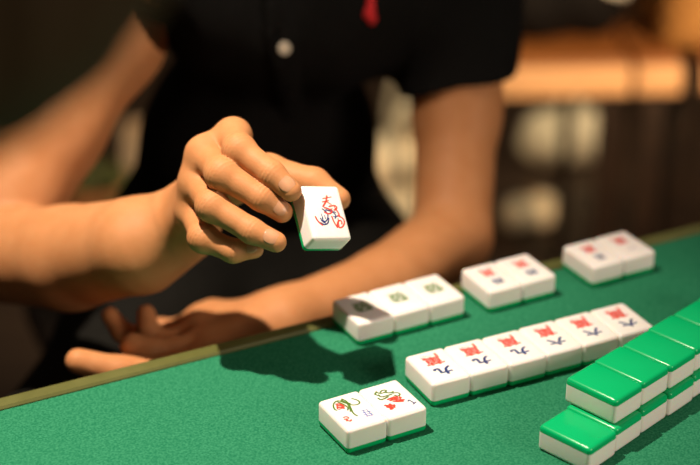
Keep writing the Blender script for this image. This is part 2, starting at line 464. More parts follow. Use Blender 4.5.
# ------------------------------------------------------------------ people
def nail(c, e, n, r, L=.0056, wang=46):
    """curved fingernail patch: c on the finger's axis, e towards the tip, n dorsal, r finger radius"""
    e = nrm(e); n = nrm(n - e * (n @ e)); s = np.cross(e, n)
    V, Fc, NU, NV = [], [], 10, 10
    for lift in (.00028, -.0012):
        for i in range(NU + 1):
            for j in range(NV + 1):
                x, y = i / NU * 2 - 1, j / NV * 2 - 1
                X, Y = x * math.sqrt(1 - .5 * y * y * .97), y * math.sqrt(1 - .5 * x * x * .97)   # rounded-square outline
                th = math.radians(wang) * Y
                rr = r + lift - .0012 * max(0, X) ** 2
                V.append(c + e * X * L + (n * math.cos(th) + s * math.sin(th)) * rr)
    K = (NU + 1) * (NV + 1)
    for i in range(NU):
        for j in range(NV):
            a, b, cc, d = i * (NV + 1) + j, (i + 1) * (NV + 1) + j, (i + 1) * (NV + 1) + j + 1, i * (NV + 1) + j + 1
            Fc.append([a, b, cc, d]); Fc.append([d + K, cc + K, b + K, a + K])
    ring = [i * (NV + 1) for i in range(NU + 1)] + [NU * (NV + 1) + j for j in range(1, NV + 1)] + [i * (NV + 1) + NV for i in range(NU - 1, -1, -1)] + [j for j in range(NV - 1, 0, -1)]
    for a, b in zip(ring, ring[1:] + ring[:1]): Fc.append([a, a + K, b + K, b])
    return V, Fc, 1

HS = 1.030
def ah(u, v, d): return at(u, v, d * HS)

class Hand:
    """a palm and five fingers; fingers stay apart, each melts into the palm"""
    def __init__(self, wrist, mcps, fingers, radii, thumb, thumb_r, palm_r=.0125, wr=.02, across=None, kf=.007):
        self.palm = F(.012)
        w = np.array(wrist)
        ax = nrm(np.array(mcps[0]) - np.array(mcps[3])) if across is None else across
        for i, m in enumerate(mcps):
            self.palm.cone(w + ax * (.012 - .008 * i), m, wr * .8, palm_r - .0006 * i)
        for i in range(3): self.palm.cone(mcps[i], mcps[i + 1], palm_r * .85)
        self.fs = []
        for m, ch, rr in zip(mcps, fingers, radii):
            f = F(.004); pts = [m] + list(ch)
            f.chain(pts, rr)
            f.ball(pts[1], rr[1] + .0004, .006)
            self.fs.append(f)
        self.th = F(.006).chain(thumb, thumb_r)
        self.kf = kf
        self.all = [self.palm, self.th] + self.fs
        self.creases = []
    def crease(self, dorsal):
        for f in self.fs:
            a, b, c = f.p[0][1], f.p[1][1], f.p[1][2]
            self.creases.append((b, nrm(nrm(b - a) + nrm(c - b)), dorsal, .0060, .00032))
            d = f.p[2][1]; self.creases.append((d, nrm(f.p[2][2] - c + c - b), dorsal, .0045, .00022))
        return self
    def __call__(self, P):
        d = self.base(P)
        for c, ax, n, w, amp in self.creases:
            q = P - c; t = q @ ax; r2 = (q * q).sum(1)
            d = d + amp * np.cos(t * 2 * math.pi / .0026) * np.exp(-(t / w) ** 2 - np.maximum(r2 - .00012, 0) / .00012) * np.clip(q @ n / .006, 0, 1)
        return d
    def base(self, P):
        p = self.palm(P)
        d = smin(p, self.th(P), .014)
        for f in self.fs: d = np.minimum(d, smin(p, f(P), self.kf))
        return d

def union(fa, fb, k):
    return lambda P: smin(fa(P), fb(P), k)

def sub_plane(f, c, n):
    """f kept where (P-c).n < 0"""
    return lambda P: np.maximum(f(P), (P - c) @ n)

def head_field(c, face, up, s=1.0):
    """head with brow, eye sockets, nose, lips, chin and ears"""
    face = nrm(face); up = nrm(up - face * (up @ face)); side = np.cross(face, up)
    R = np.stack([side, face, up]); Q = lambda x, y, z: c + (side * x + face * y + up * z) * s
    f = F(.03 * s)
    f.ell(Q(0, -.012, .028), R, np.array([.074, .092, .088]) * s)
    f.ell(Q(0, .022, -.035), R, np.array([.058, .066, .078]) * s, .03 * s)
    f.ell(Q(0, .060, -.092), R, np.array([.026, .022, .020]) * s, .025 * s)
    for q in (-1, 1):
        f.ell(Q(q * .032, .098, .004), R, np.array([.021, .020, .014]) * s, .012 * s, True)
        f.ell(Q(q * .032, .078, .003), R, np.array([.013, .013, .012]) * s, .004 * s)
        f.cone(Q(q * .050, .078, .022), Q(q * .016, .090, .024), .007 * s, .007 * s, .012 * s)
        f.ell(Q(q * .042, .058, -.025), R, np.array([.020, .022, .018]) * s, .02 * s)
        f.ell(Q(q * .078, -.006, -.008), R, np.array([.008, .019, .031]) * s, .006 * s)
        f.ell(Q(q * .011, .099, -.034), R, np.array([.008, .010, .007]) * s, .008 * s)
    f.cone(Q(0, .090, .010), Q(0, .108, -.030), .008 * s, .011 * s, .012 * s)
    f.ell(Q(0, .092, -.058), R, np.array([.022, .010, .006]) * s, .006 * s)
    f.ell(Q(0, .089, -.069), R, np.array([.019, .010, .007]) * s, .006 * s)
    return f, Q, R

def flat_shoe(heel, toe, name, parent):
    f = F(.02); d = nrm(toe - heel)
    f.cone(heel + np.array([0, 0, .035]), heel + d * .07 + np.array([0, 0, .04]), .034, .036)
    f.cone(heel + d * .06 + np.array([0, 0, .034]), toe + np.array([0, 0, .026]), .036, .030)
    g = lambda P: np.maximum(f(P), .004 - P[:, 2])
    lo, hi = bounds([f], .01)
    return link(name, sdf_mesh(name, [(g, lo, hi, .006)]), M['shoe'], parent)

def nearest_on(me, p):
    bm = bmesh.new(); bm.from_mesh(me); t = BVHTree.FromBMesh(bm); bm.free()
    return t
def ray_on(me, p):
    """first hit of the mesh from the lens towards p"""
    t = nearest_on(me, p)
    o = Vector(CAM); d = (Vector(p) - o).normalized()
    loc, n, _, _ = t.ray_cast(o, d)
    return (np.array(loc), np.array(n)) if loc is not None else (np.array(p), -FWD)

# ---- the player in the black polo shirt who holds up the tile
SR, SL = T(-.178, 1.385, .215), T(.115, 1.505, .215)              # shoulders (his right, his left)
SX = nrm(SL - SR); SX[2] = 0; SX = nrm(SX)
SF = np.array([SX[1], -SX[0], 0])                                 # the way he faces
NB = (SR + SL) / 2 + np.array([0, 0, .045]) - SF * .02            # neck base
WC = T(-.088, 1.478, -.02); HCN = T(-.098, 1.500, -.165)          # waist, hips
# right arm: shoulder, elbow, forearm, wrist
ER, FR1, FR2, WR = at(-12, 255, 1.345), at(70, 258, 1.285), at(140, 245, 1.225), at(183, 224, 1.182 * 1.030)
UR = at(110, 38, 1.41); UM = at(50, 128, 1.38)
EL, UL = at(452, 236, 1.462), at(457, 112, 1.50)
FL1, WL = at(385, 290, 1.385), at(283, 322, 1.318)
# right hand
mR = [ah(233, 136, 1.118), ah(205, 155, 1.114), ah(198, 183, 1.116), ah(193, 211, 1.124)]
fR = [[ah(239, 150, 1.084), ah(272, 174, 1.073), ah(291, 191, 1.0695)],
      [ah(222, 174, 1.080), ah(262, 198, 1.074), ah(282, 212, 1.077)],
      [ah(212, 206, 1.082), ah(252, 231, 1.074), ah(276, 242, 1.072)],
      [ah(203, 238, 1.092), ah(233, 251, 1.088), ah(254, 249, 1.092)]]
rR = [[.0110, .0099, .0086, .0072], [.0112, .0101, .0088, .0073], [.0106, .0096, .0084, .0071], [.0098, .0088, .0078, .0066]]
handR = Hand(WR, mR, fR, rR, [ah(212, 192, 1.165), ah(268, 172, 1.130), ah(314, 183, 1.119), ah(339, 199, 1.112)], [.017, .0122, .0100, .0080], palm_r=.0108, wr=.020, kf=.006).crease(-FWD)
armR = F(.02)
armR.chain([SR, UR, UM, ER], [.050, .044, .0425, .038]).chain([ER, FR1, FR2, WR], [.038, .0405, .0355, .0262], .008)
fine = union(armR, handR, .018)
# left hand, lying palm up on his lap
mL = [at(205, 342, 1.283), at(200, 330, 1.300), at(203, 322, 1.318), at(212, 316, 1.335)]
fL = [[at(172, 352, 1.262), at(150, 351, 1.252), at(132, 345, 1.250)],
      [at(165, 345, 1.285), at(148, 330, 1.285), at(146, 314, 1.29)],
      [at(150, 342, 1.305), at(122, 332, 1.300), at(110, 316, 1.302)],
      [at(180, 330, 1.345), at(160, 328, 1.345), at(146, 330, 1.345)]]
rL = [[.0115, .0105, .0100, .0095], [.0115, .0100, .0085, .0075], [.0110, .0098, .0083, .0072], [.0100, .0088, .0078, .0068]]
handL = Hand(WL, mL, fL, rL, [at(250, 338, 1.295), at(178, 372, 1.248), at(120, 372, 1.232), at(78, 361, 1.222)], [.018, .014, .0115, .0095], palm_r=.0125, wr=.022)
armL = F(.02)
armL.cone(SL, UL, .046, .0370).cone(UL, EL, .0370, .0345).chain([EL, FL1, WL], [.0345, .0345, .0255], .01)
fineL = union(armL, handL, .018)
torso = F(.05)
torso.cone(HCN - SX * .042, HCN + SX * .042, .088).cone(WC - SX * .028, WC + SX * .028, .074)
CH = (SR + SL) / 2 - np.array([0, 0, .075]) - SX * .012
torso.cone(CH - SX * .05, CH + SX * .05, .080).cone(NB, SR, .05, .050).cone(NB, SL, .05, .050).cone(NB, CH, .07, .08)
HD = NB + np.array([0, 0, .165]) + SF * .045
torso.cone(NB, NB + np.array([0, 0, .09]) + SF * .02, .056, .054, .03)
hf, HQ, HR = head_field(HD, SF + np.array([-.05, 0, -.35]), np.array([0, 0, 1.0]))
KNR, KNL = T(-.235, 1.10, -.185), T(.10, 1.13, -.185)
ANR, ANL = T(-.25, 1.16, -.66), T(.12, 1.20, -.66)
legs = F(.04)
for s, kn, an in ((-1, KNR, ANR), (1, KNL, ANL)):
    legs.chain([HCN + SX * s * .062, kn, an], [.078, .058, .042])
bodyc = union(union(torso, legs, .05), hf, .03)
bodyc_ = lambda P: smin(bodyc(P), np.minimum(armR(P), armL(P)), .02)
man = tag(empty('person', (HCN[0], HCN[1], 0)), 'seated person in black polo shirt facing the lens, holding up a tile in the fingers', 'person')
blo, bhi = bounds([torso, legs, hf], .02)
cutR, cutL = SR + (UR - SR) * .40, SL + (UL - SL) * .55           # seams lie inside the sleeves
nR, nL = nrm(UR - SR), nrm(UL - SL)
def coarse_body(P):
    d = bodyc(P)
    up = smin(np.maximum(armR(P), (P - cutR - nR * .03) @ nR), np.maximum(armL(P), (P - cutL - nL * .03) @ nL), .001)
    return smin(d, up, .02)
loR, hiR = bounds([armR] + handR.all, .012)
loL, hiL = bounds([armL] + handL.all, .012)
nails = []
for ch, rr in zip(fR, rR):
    e = ch[2] - ch[1]
    nails.append(nail(ch[2] - nrm(e) * .0035, e, -FWD * 1.0 + UPV * .42 - RGT * .05, (rr[3] + rr[2] * .35) / 1.35))
for ch, rr in list(zip(fL, rL))[1:3]:
    e = ch[2] - ch[1]
    nails.append(nail(ch[2] - nrm(e) * .003, e, FWD * 1.0 - RGT * .6, rr[3]))
handbox_lo, handbox_hi = bounds(handR.all, .034)
wcut = FR2 + (WR - FR2) * .80; wn = nrm(WR - FR2)
body = sdf_mesh('body', [(fine, handbox_lo, handbox_hi, .0009, [(wcut - wn * .002, -wn)]),
                         (fine, loR, hiR, .0022, [(wcut, wn), (cutR, -nR)]),
                         (fineL, loL, hiL, .0022, [(cutL, -nL)]),
                         (coarse_body, blo - .05, bhi + .05, .007)], nails)
body.materials.append(M['skin']); body.materials.append(M['nail'])
link('body', body, None, man)

# polo shirt
shirt_f = F(.05)
shirt_f.cone(HCN - SX * .046 + [0, 0, .03], HCN + SX * .046 + [0, 0, .03], .097).cone(WC - SX * .028, WC + SX * .028, .086)
shirt_f.cone(CH - SX * .052, CH + SX * .052, .092).cone(NB, SR, .055, .058).cone(NB, SL, .055, .053).cone(NB, CH, .074, .086)
slR, slL = F(.03).cone(SR, UR, .058, .056), F(.03).cone(SL, UL, .054, .0505)
endR, endL = SR + (UR - SR) * .62, at(452, 84, 1.50)
neckcut = F(.01).cone(NB + SF * .01, NB + np.array([0, 0, .2]) + SF * .03, .066, .075)
def shirt(P):
    d = shirt_f(P)
    a = np.maximum(slR(P), (P - endR) @ nR)
    nl = nrm(.16 * RGT - .98 * UPV + .25 * FWD)
    b = np.maximum(slL(P), (P - endL) @ nl)
    d = smin(smin(d, a, .03), b, .03)
    wr = .0016 * np.sin(P[:, 2] * 60 + P[:, 0] * 35) + .0014 * np.sin(P[:, 0] * 90 - P[:, 2] * 40)
    d = d + wr
    return np.maximum(np.maximum(d, -neckcut(P)), (HCN[2] - .09) - P[:, 2])
slo, shi = bounds([shirt_f, slR, slL], .02)
ps = link('polo_shirt', sdf_mesh('polo_shirt', [(shirt, slo, shi, .0042)]), M['black'], man)
# collar, placket, buttons, emblem on the chest
cf = F(.01)
for a in np.linspace(-2.6, 2.6, 15)[:-1]:
    b = a + 5.2 / 14
    p = lambda t: NB + (SF * math.cos(t) + SX * math.sin(t)) * .070 + np.array([0, 0, .035 - .025 * math.cos(t)]) + SF * .012
    cf.cone(p(a), p(b), .012)
lo, hi = bounds([cf], .01)
link('collar', sdf_mesh('collar', [(cf, lo, hi, .005)]), M['black'], ps)
pk = F(.004)
tree = nearest_on(ps.data, None)
pts = []
for py in np.linspace(-120, 110, 24):
    px = 285 + (py - 47) * .13
    c, n = ray_on(ps.data, at(px, py, 1.4)); pts.append(c)
for a, b in zip(pts, pts[1:]): pk.cone(a, b, .014, .014, .004, (SF, 5.0))
lo, hi = bounds([pk], .01)
link('placket', sdf_mesh('placket', [(pk, lo, hi, .003)]), M['black'], ps)
def disc(c, n, r, th, m, name, parent):
    bm = bmesh.new(); q = Vector(n).to_track_quat('Z', 'Y').to_matrix().to_4x4()
    mt = Matrix.Translation(Vector(c)) @ q
    bmesh.ops.create_cone(bm, cap_ends=True, segments=24, radius1=r, radius2=r * .9, depth=th, matrix=mt)
    for s in (-1, 1):
        for t in (-1, 1): bmesh.ops.create_cone(bm, cap_ends=True, segments=8, radius1=r * .13, radius2=r * .13, depth=th * .3, matrix=mt @ Matrix.Translation((s * r * .28, t * r * .28, th * .55)))
    return link(name, sharp(mesh_of(bm)), m, parent)
for px, py, r in ((283, 47, .0056), (270, -65, .0056)):
    c, n = ray_on(ps.data, at(px, py, 1.4)); disc(c + SF * .0042, SF, r, .003, M['pearl'], 'button', ps)
ef = F(.004)
for px, py, r in ((371, 1, .0036), (370, 9, .0048), (368, 15, .0044), (373, 18, .0036), (371, 22, .0026), (369, -5, .0036)):
    c, n = ray_on(ps.data, at(px, py, 1.4)); ef.ball(c, r)
lo, hi = bounds([ef], .006)
tag(link('emblem', sdf_mesh('emblem', [(ef, lo, hi, .0014)]), M['logo'], ps), 'small red embroidered emblem')
# trousers
tf = F(.05)
tf.cone(HCN - SX * .042 - [0, 0, .01], HCN + SX * .042 - [0, 0, .01], .096)
for s, kn, an in ((-1, KNR, ANR), (1, KNL, ANL)): tf.chain([HCN + SX * s * .062, kn, an], [.090, .070, .060])
def trouser(P):
    d = tf(P) + .0025 * np.sin(P[:, 2] * 55 + P[:, 1] * 40)
    return np.maximum(np.maximum(d, P[:, 2] - (HCN[2] + .125)), .10 - P[:, 2])
lo, hi = bounds([tf], .02)
link('trousers', sdf_mesh('trousers', [(trouser, lo, hi, .007)]), M['trouser'], man)
for an in (ANR, ANL):
    h = np.array([an[0], an[1], 0]); flat_shoe(h - SF * .03, h + SF * .17, 'shoe', man)
def hair_mesh(c, Q, R, s, back, length, cut):
    f = F(.03)
    f.ell(Q(0, -.016, .036), R, np.array([.086, .104, .098]) * s)
    if length: f.ell(Q(0, -.025, -.02), R, np.array([.094, .088, length]) * s, .04)
    up = R[2]; fa = R[1]
    cutp = Q(0, cut, 0)
    g = lambda P: np.maximum(f(P), np.minimum((P - cutp) @ nrm(fa - up * .45), np.where((P - Q(0, 0, .045)) @ up > 0, (P - Q(0, .10, .075)) @ nrm(fa - up * .2), 9)))
    def strands(P):
        q = (P - Q(0, -.02, .09)) @ R.T
        th = np.arctan2(q[:, 0], q[:, 1]); r = np.sqrt(q[:, 0] ** 2 + q[:, 1] ** 2)
        wv_ = np.sin(th * 26 + 4 * np.sin(q[:, 2] * 22)) + .6 * np.sin(th * 57 + 3 * np.sin(q[:, 2] * 31))
        return g(P) + .0016 * wv_ * np.clip(r / .05, 0, 1)
    lo, hi = bounds([f], .01)
    return strands, lo, hi
g, lo, hi = hair_mesh(HD, HQ, HR, 1.0, 0, 0, .02)
link('hair', sdf_mesh('hair', [(g, lo, hi, .006)]), M['bhair'], man)

# ---- the player at the table's left side, seen as a dark head close to the lens
H2 = T(-.1405, .500, .504)
f2 = nrm([.22, .97, -.05])
hf2, HQ2, HR2 = head_field(H2, f2, np.array([.12, .05, 1.0]))
N2 = T(-.262, .415, .315)
B2 = np.array([ED[0], ED[1], 0]); X2 = np.array([B2[1], -B2[0], 0])   # faces ED, X2 points to the player's right
S2R, S2L = N2 + X2 * .17 - [0, 0, .045], N2 - X2 * .17 - [0, 0, .045]
P2 = T(-.545, .285, -.165)
t2 = F(.05)
W2 = P2 * .45 + N2 * .55 - np.array([0, 0, .02])
t2.cone(P2 - X2 * .06, P2 + X2 * .06, .105).cone(W2 - X2 * .045, W2 + X2 * .045, .085)
C2 = P2 * .2 + N2 * .8 - np.array([0, 0, .03])
t2.cone(C2 - X2 * .06, C2 + X2 * .06, .085).cone(N2, S2R, .045, .048).cone(N2, S2L, .045, .048)
t2.cone(N2, H2 - np.array([.02, .02, .06]), .052, .05, .03)
K2 = [P2 + B2 * .30 + X2 * s * .16 - [0, 0, .01] for s in (-1, 1)]
A2 = [k + B2 * -.02 + np.array([0, 0, .08 - k[2]]) for k in K2]
l2 = F(.04)
for s, k, a in zip((-1, 1), K2, A2): l2.chain([P2 + X2 * s * .085, k, a], [.083, .058, .042])
a2 = F(.02); hands2 = []
for s, S in ((-1, S2L), (1, S2R)):
    E_ = S + X2 * s * .05 - B2 * .17 - np.array([0, 0, .235]); Wr = E_ + B2 * .13 - X2 * s * .07 - np.array([0, 0, .085])
    a2.chain([S, E_, Wr], [.046, .036, .025])
    dr = nrm(B2 * .8 - X2 * s * .5 - np.array([0, 0, .15])); sd = X2 * -s; dn = np.array([0, 0, -1.0])
    mm = [Wr + dr * .082 + sd * (.030 - .019 * i) for i in range(4)]
    ff = [[m + dr * .036 + dn * .004, m + dr * .055 + dn * .016, m + dr * .065 + dn * .034] for m in mm]
    hands2.append(Hand(Wr, mm, ff, [[.0105, .0092, .0082, .0072]] * 4, [Wr + dr * .02 + sd * .016, Wr + dr * .05 + sd * .045 + dn * .01, Wr + dr * .078 + sd * .052 + dn * .014, Wr + dr * .098 + sd * .048 + dn * .02], [.016, .012, .010, .008]))
def body2(P):
    d = smin(smin(t2(P), l2(P), .05), a2(P), .02)
    d = smin(d, hf2(P), .03)
    for h in hands2: d = smin(d, h(P), .015)
    return d
woman = tag(empty('person', (P2[0], P2[1], 0)), 'dark-haired person leaning in close at upper left, out of focus, head seen from behind', 'person')
lo, hi = bounds([t2, l2, a2, hf2] + [f for h in hands2 for f in h.all], .02)
bme = sdf_mesh('body', [(body2, lo, hi, .0055)])
link('body', bme, M['skin2'], woman)
g, lo, hi = hair_mesh(H2, HQ2, HR2, 1.06, 0, .085, .035)
link('hair', sdf_mesh('hair', [(g, lo - .02, hi + .02, .0042)]), M['hair'], woman)
sh2 = F(.05)
sh2.cone(P2 - X2 * .065 + [0, 0, .04], P2 + X2 * .065 + [0, 0, .04], .113).cone(W2 - X2 * .05, W2 + X2 * .05, .104)
sh2.cone(C2 - X2 * .068, C2 + X2 * .068, .102).cone(N2, S2R, .064, .062).cone(N2, S2L, .064, .062).cone(N2, C2, .066, .09)
for s, S in ((-1, S2L), (1, S2R)):
    E_ = S + X2 * s * .05 - B2 * .17 - np.array([0, 0, .235]); sh2.cone(S, S * .5 + E_ * .5, .062, .056, .03)
nk2 = F(.01).cone(N2, H2, .06, .10)
lo, hi = bounds([sh2], .02)
link('shirt', sdf_mesh('shirt', [(lambda P: np.maximum(sh2(P) + .002 * np.sin(P[:, 2] * 50 + P[:, 0] * 40), -nk2(P)), lo, hi, .0065)]), M['olive'], woman)
tr2 = F(.05); tr2.cone(P2 - X2 * .06 - [0, 0, .01], P2 + X2 * .06 - [0, 0, .01], .110)
for s, k, a in zip((-1, 1), K2, A2): tr2.chain([P2 + X2 * s * .085, k, a], [.094, .070, .060])
lo, hi = bounds([tr2], .02)
link('trousers', sdf_mesh('trousers', [(lambda P: np.maximum(np.maximum(tr2(P), P[:, 2] - (P2[2] + .125)), .10 - P[:, 2]), lo, hi, .007)]), M['trouser'], woman)
for a in A2:
    h = np.array([a[0], a[1], 0]); flat_shoe(h - B2 * .03, h + B2 * .17, 'shoe', woman)

# ------------------------------------------------------------------ chairs of the two players
def chair(c, f, label, seat_top=.45, back=True):
    f = np.array([f[0], f[1], 0]); x = np.array([f[1], -f[0], 0]); rz = math.atan2(f[1], f[0]) - PI / 2
    ch = tag(empty('dining_chair' if back else 'wooden_stool', (c[0], c[1], 0), rz), label, 'chair' if back else 'stool')
    P = lambda a, b, z: tuple(np.array([c[0], c[1], 0]) + x * a + f * b + np.array([0, 0, z]))
    link('seat', boxmesh(P(0, 0, seat_top - .02), (.40, .40, .04), rz, .012), M['dwood'], ch)
    for s in (-1, 1):
        link('leg', boxmesh(P(s * .17, .17, (seat_top - .04) / 2), (.036, .036, seat_top - .04), rz, .004), M['dwood'], ch)
        bm = bmesh.new(); bar(bm, P(s * .17, -.17, 0), P(s * .17, -.17, seat_top - .04), .018); 
        if back: bar(bm, P(s * .17, -.185, seat_top - .04), P(s * .17, -.25, .86), .017)
        link('leg', mesh_of(bm), M['dwood'], ch)
    if not back: return ch
    bm = bmesh.new()
    for z in (.58, .69, .80): bar(bm, P(-.17, -.192 - (z - .45) * .14, z), P(.17, -.192 - (z - .45) * .14, z), .016)
    link('backrest', mesh_of(bm), M['dwood'], ch)
    return ch
chair(HCN - SF * .03, SF, 'dark wooden stool under the person in the black polo shirt', seat_top=HCN[2] - .124, back=False)
chair(P2 - B2 * .03, B2, 'dark wooden chair under the leaning dark-haired person', seat_top=P2[2] - .138)

# ------------------------------------------------------------------ the room behind: benches with things on and below them
BD = nrm([.996, .08, 0]); BZ = math.atan2(BD[1], BD[0]); BNV = np.array([-BD[1], BD[0], 0])
b0 = at(494, 93, 2.46); b0[2] = 0
SEAT = .472
def bench(c, L, label, depth=.32, posts=True, topm='owood'):
    """c: floor point under the middle of the front edge"""
    e = tag(empty('bench', (c[0], c[1], 0), BZ), label, 'bench')
    P = lambda a, b, z: tuple(np.array([c[0], c[1], 0]) + BD * a + BNV * b + np.array([0, 0, z]))
    link('seat_top', boxmesh(P(0, depth / 2 + .016, SEAT - .006), (L, depth, .02), BZ, .004), M[topm], e)
    link('apron', boxmesh(P(0, .006, SEAT - .026), (L - .002, .018, .046), BZ, .006), M['lwood'], e)
    for s in (-1, 1):
        for q in (.028, depth - .03):
            link('leg', boxmesh(P(s * (L / 2 - .03), q, (SEAT - .016) / 2), (.018, .018, SEAT - .016), BZ, .003), M['dwood'], e)
    return e, P
bA, PA = bench(b0 + BD * .055, .305, 'low wooden bench with lit light edge and dark legs, behind the bent elbow')
c2 = b0 + BD * .262
bB, PB = bench(c2 + BD * -.012, .072, 'narrow wooden stool with lit light edge just right of the bench', depth=.28)
bC, PC = bench(c2 + BD * .098, .09, 'wooden stool with lit edge at the far right, beyond the narrow stool', depth=.28)
bagf = F(.03)
bagf.cone(PA(-.07, .12, SEAT + .075), PA(.105, .13, SEAT + .07), .068, .066).cone(PA(-.08, .16, SEAT + .10), PA(.09, .16, SEAT + .12), .05, .05)
lo, hi = bounds([bagf], .02)
def bag_d(P): return np.maximum(bagf(P) + .004 * np.sin(P[:, 0] * 60) * np.sin(P[:, 2] * 50 + P[:, 1] * 30), SEAT + .0045 - P[:, 2])
bg = tag(empty('shoulder_bag', PA(0.01, .14, SEAT + .005)), 'slumped black bag lying on the wooden bench', 'bag')
link('bag_body', sdf_mesh('bag_body', [(bag_d, lo, hi, .005)]), M['bag'], bg)
cc, cn = ray_on(bg.children[0].data, at(600, 1, 2.6))
cl = F(.02); cl.cone(cc + [-.035, .02, .014], cc + [.03, .02, .014], .016, .016).cone(cc + [-.03, .045, .016], cc + [.025, .05, .016], .016, .016)
lo, hi = bounds([cl], .012)
ct = tag(link('folded_cloth', sdf_mesh('folded_cloth', [(lambda P: np.maximum(cl(P) + .0015 * np.sin(P[:, 0] * 160), .002 - bag_d(P)), lo, hi, .003)]), M['paper']), 'small folded white cloth lying on top of the black bag', 'cloth')
st = F(.004); pp = [PA(-.09 + .18 * t, .07 + .02 * math.sin(t * 3), SEAT + .135 + .05 * math.sin(t * PI)) for t in np.linspace(0, 1, 9)]
st.chain([np.array(p) for p in pp], [.008] * 9); lo, hi = bounds([st], .01)
link('strap', sdf_mesh('strap', [(st, lo, hi, .004)]), M['bag'], bg)
wk = tag(empty('wicker_basket', PC(.0, .14, SEAT + .004), BZ), 'honey-coloured wicker basket standing on the stools at the far right', 'basket')
bm = bmesh.new()
N = 40
rings = []
for k in range(13):
    z = SEAT + .0045 + k * .016; s = 1 + .10 * k / 12 + (.02 if k % 2 else 0)
    rings.append([bm.verts.new(PC(.006 + .105 * s * math.copysign(abs(math.cos(t)) ** .5, math.cos(t)), .14 + .095 * s * math.copysign(abs(math.sin(t)) ** .5, math.sin(t)), z)) for t in np.linspace(0, 2 * PI, N, endpoint=False)])
for A, B in zip(rings, rings[1:]):
    for i in range(N): bm.faces.new((A[i], A[(i + 1) % N], B[(i + 1) % N], B[i]))
bm.faces.new(rings[0][::-1])
wme = mesh_of(bm)
wb = link('basket_body', wme, M['wicker'], wk); md = wb.modifiers.new('thick', 'SOLIDIFY'); md.thickness = .008
def cloth_bag(name, c, size, label, cat, m=None):
    f = F(.03); c = np.array(c)
    sx, sy, sz = size
    f.cone(c + [-sx * .5, 0, sy * .9], c + [sx * .5, .01, sy * .9], sy, sy * .95).cone(c + [-sx * .4, 0, sz * .55], c + [sx * .35, .01, sz * .6], sy * .75, sy * .7).cone(c + [-sx * .1, 0, sz * .8], c + [sx * .1, 0, sz], sy * .3, sy * .2)
    g = lambda P: np.maximum(f(P) + .004 * np.sin(P[:, 0] * 70 + P[:, 2] * 20) * np.sin(P[:, 2] * 60), .002 - P[:, 2] + 0)
    lo, hi = bounds([f], .02)
    e = tag(empty(name, (c[0], c[1], 0)), label, cat)
    link('bag_body', sdf_mesh(name, [(g, lo, hi, .006)]), m or M['cream'], e)
    h = F(.004); hp = [c + np.array([sx * .22 * math.cos(t), -.01, sz * .85 + sz * .38 * math.sin(t)]) for t in np.linspace(0.1, PI - .1, 9)]
    h.chain(hp, [.007] * 9); lo, hi = bounds([h], .01)
    link('handle', sdf_mesh(name, [(h, lo, hi, .004)]), m or M['cream'], e)
    return e
q = at(566, 165, 3.30); cloth_bag('canvas_bag', (q[0], q[1], 0), (.09, .05, .12), 'cream canvas bag on the dark floor below the bench', 'bag')
q = at(400, 195, 2.95); cloth_bag('canvas_bag', (q[0], q[1], 0), (.10, .06, .26), 'cream canvas bag on the floor between the torso and the bent arm', 'bag')
q = at(526, 222, 3.02)
sl = F(.012); q[2] = 0
sl.cone(q + [-.02, 0, .03], q + [.03, .02, .03], .03, .032)
lo, hi = bounds([sl], .01)
pch = tag(empty('coin_pouch', (q[0], q[1], 0)), 'small round cream pouch on the floor nearest the middle pair of tiles', 'pouch')
link('pouch_body', sdf_mesh('pouch', [(lambda P: np.maximum(sl(P), .001 - P[:, 2]), lo, hi, .004)]), M['cream'], pch)
bm = bmesh.new(); bmesh.ops.create_cone(bm, cap_ends=True, segments=14, radius1=.006, radius2=.004, depth=.014, matrix=Matrix.Translation((q[0] + .005, q[1] + .01, .068)))
link('clasp', mesh_of(bm), M['wicker'], pch)

M['terra'] = mat('terracotta', (.46, .17, .06), .8, .2, noise=(30, (.52, .21, .08), .3, .7))
M['soil'] = mat('potting soil', (.03, .018, .01), .95, .1, noise=(120, (.05, .03, .016), .3, .7), bump=(150, .8, .004))
M['leaf'] = mat('olive green leaf', (.075, .085, .022), .5, .35, noise=(20, (.11, .12, .035), .3, .7))
M['kraft'] = mat('beige paper', (.60, .42, .26), .8, .2, noise=(20, (.66, .48, .31), .3, .7))
q = at(98, 214, 2.94); pc = np.array([q[0], q[1], 0])
pot = tag(empty('potted_plant', pc), 'small potted plant in orange terracotta pot on the floor behind the crooked arm', 'plant')
def lathe(c, prof, n=28):
    bm = bmesh.new(); rings = []
    for r, z in prof: rings.append([bm.verts.new((c[0] + r * math.cos(a), c[1] + r * math.sin(a), c[2] + z)) for a in np.linspace(0, 2 * PI, n, endpoint=False)])
    for A, B in zip(rings, rings[1:]):
        for k in range(n): bm.faces.new((A[k], A[(k + 1) % n], B[(k + 1) % n], B[k]))
    bm.faces.new(rings[0][::-1]); bm.faces.new(rings[-1])
    return sharp(mesh_of(bm), 35)
link('pot', lathe(pc, [(.042, .0), (.056, .095), (.064, .096), (.065, .122), (.057, .122), (.055, .100)]), M['terra'], pot)
link('soil', lathe(pc, [(.0545, .098), (.0550, .107), (.03, .110)]), M['soil'], pot)
bm = bmesh.new()
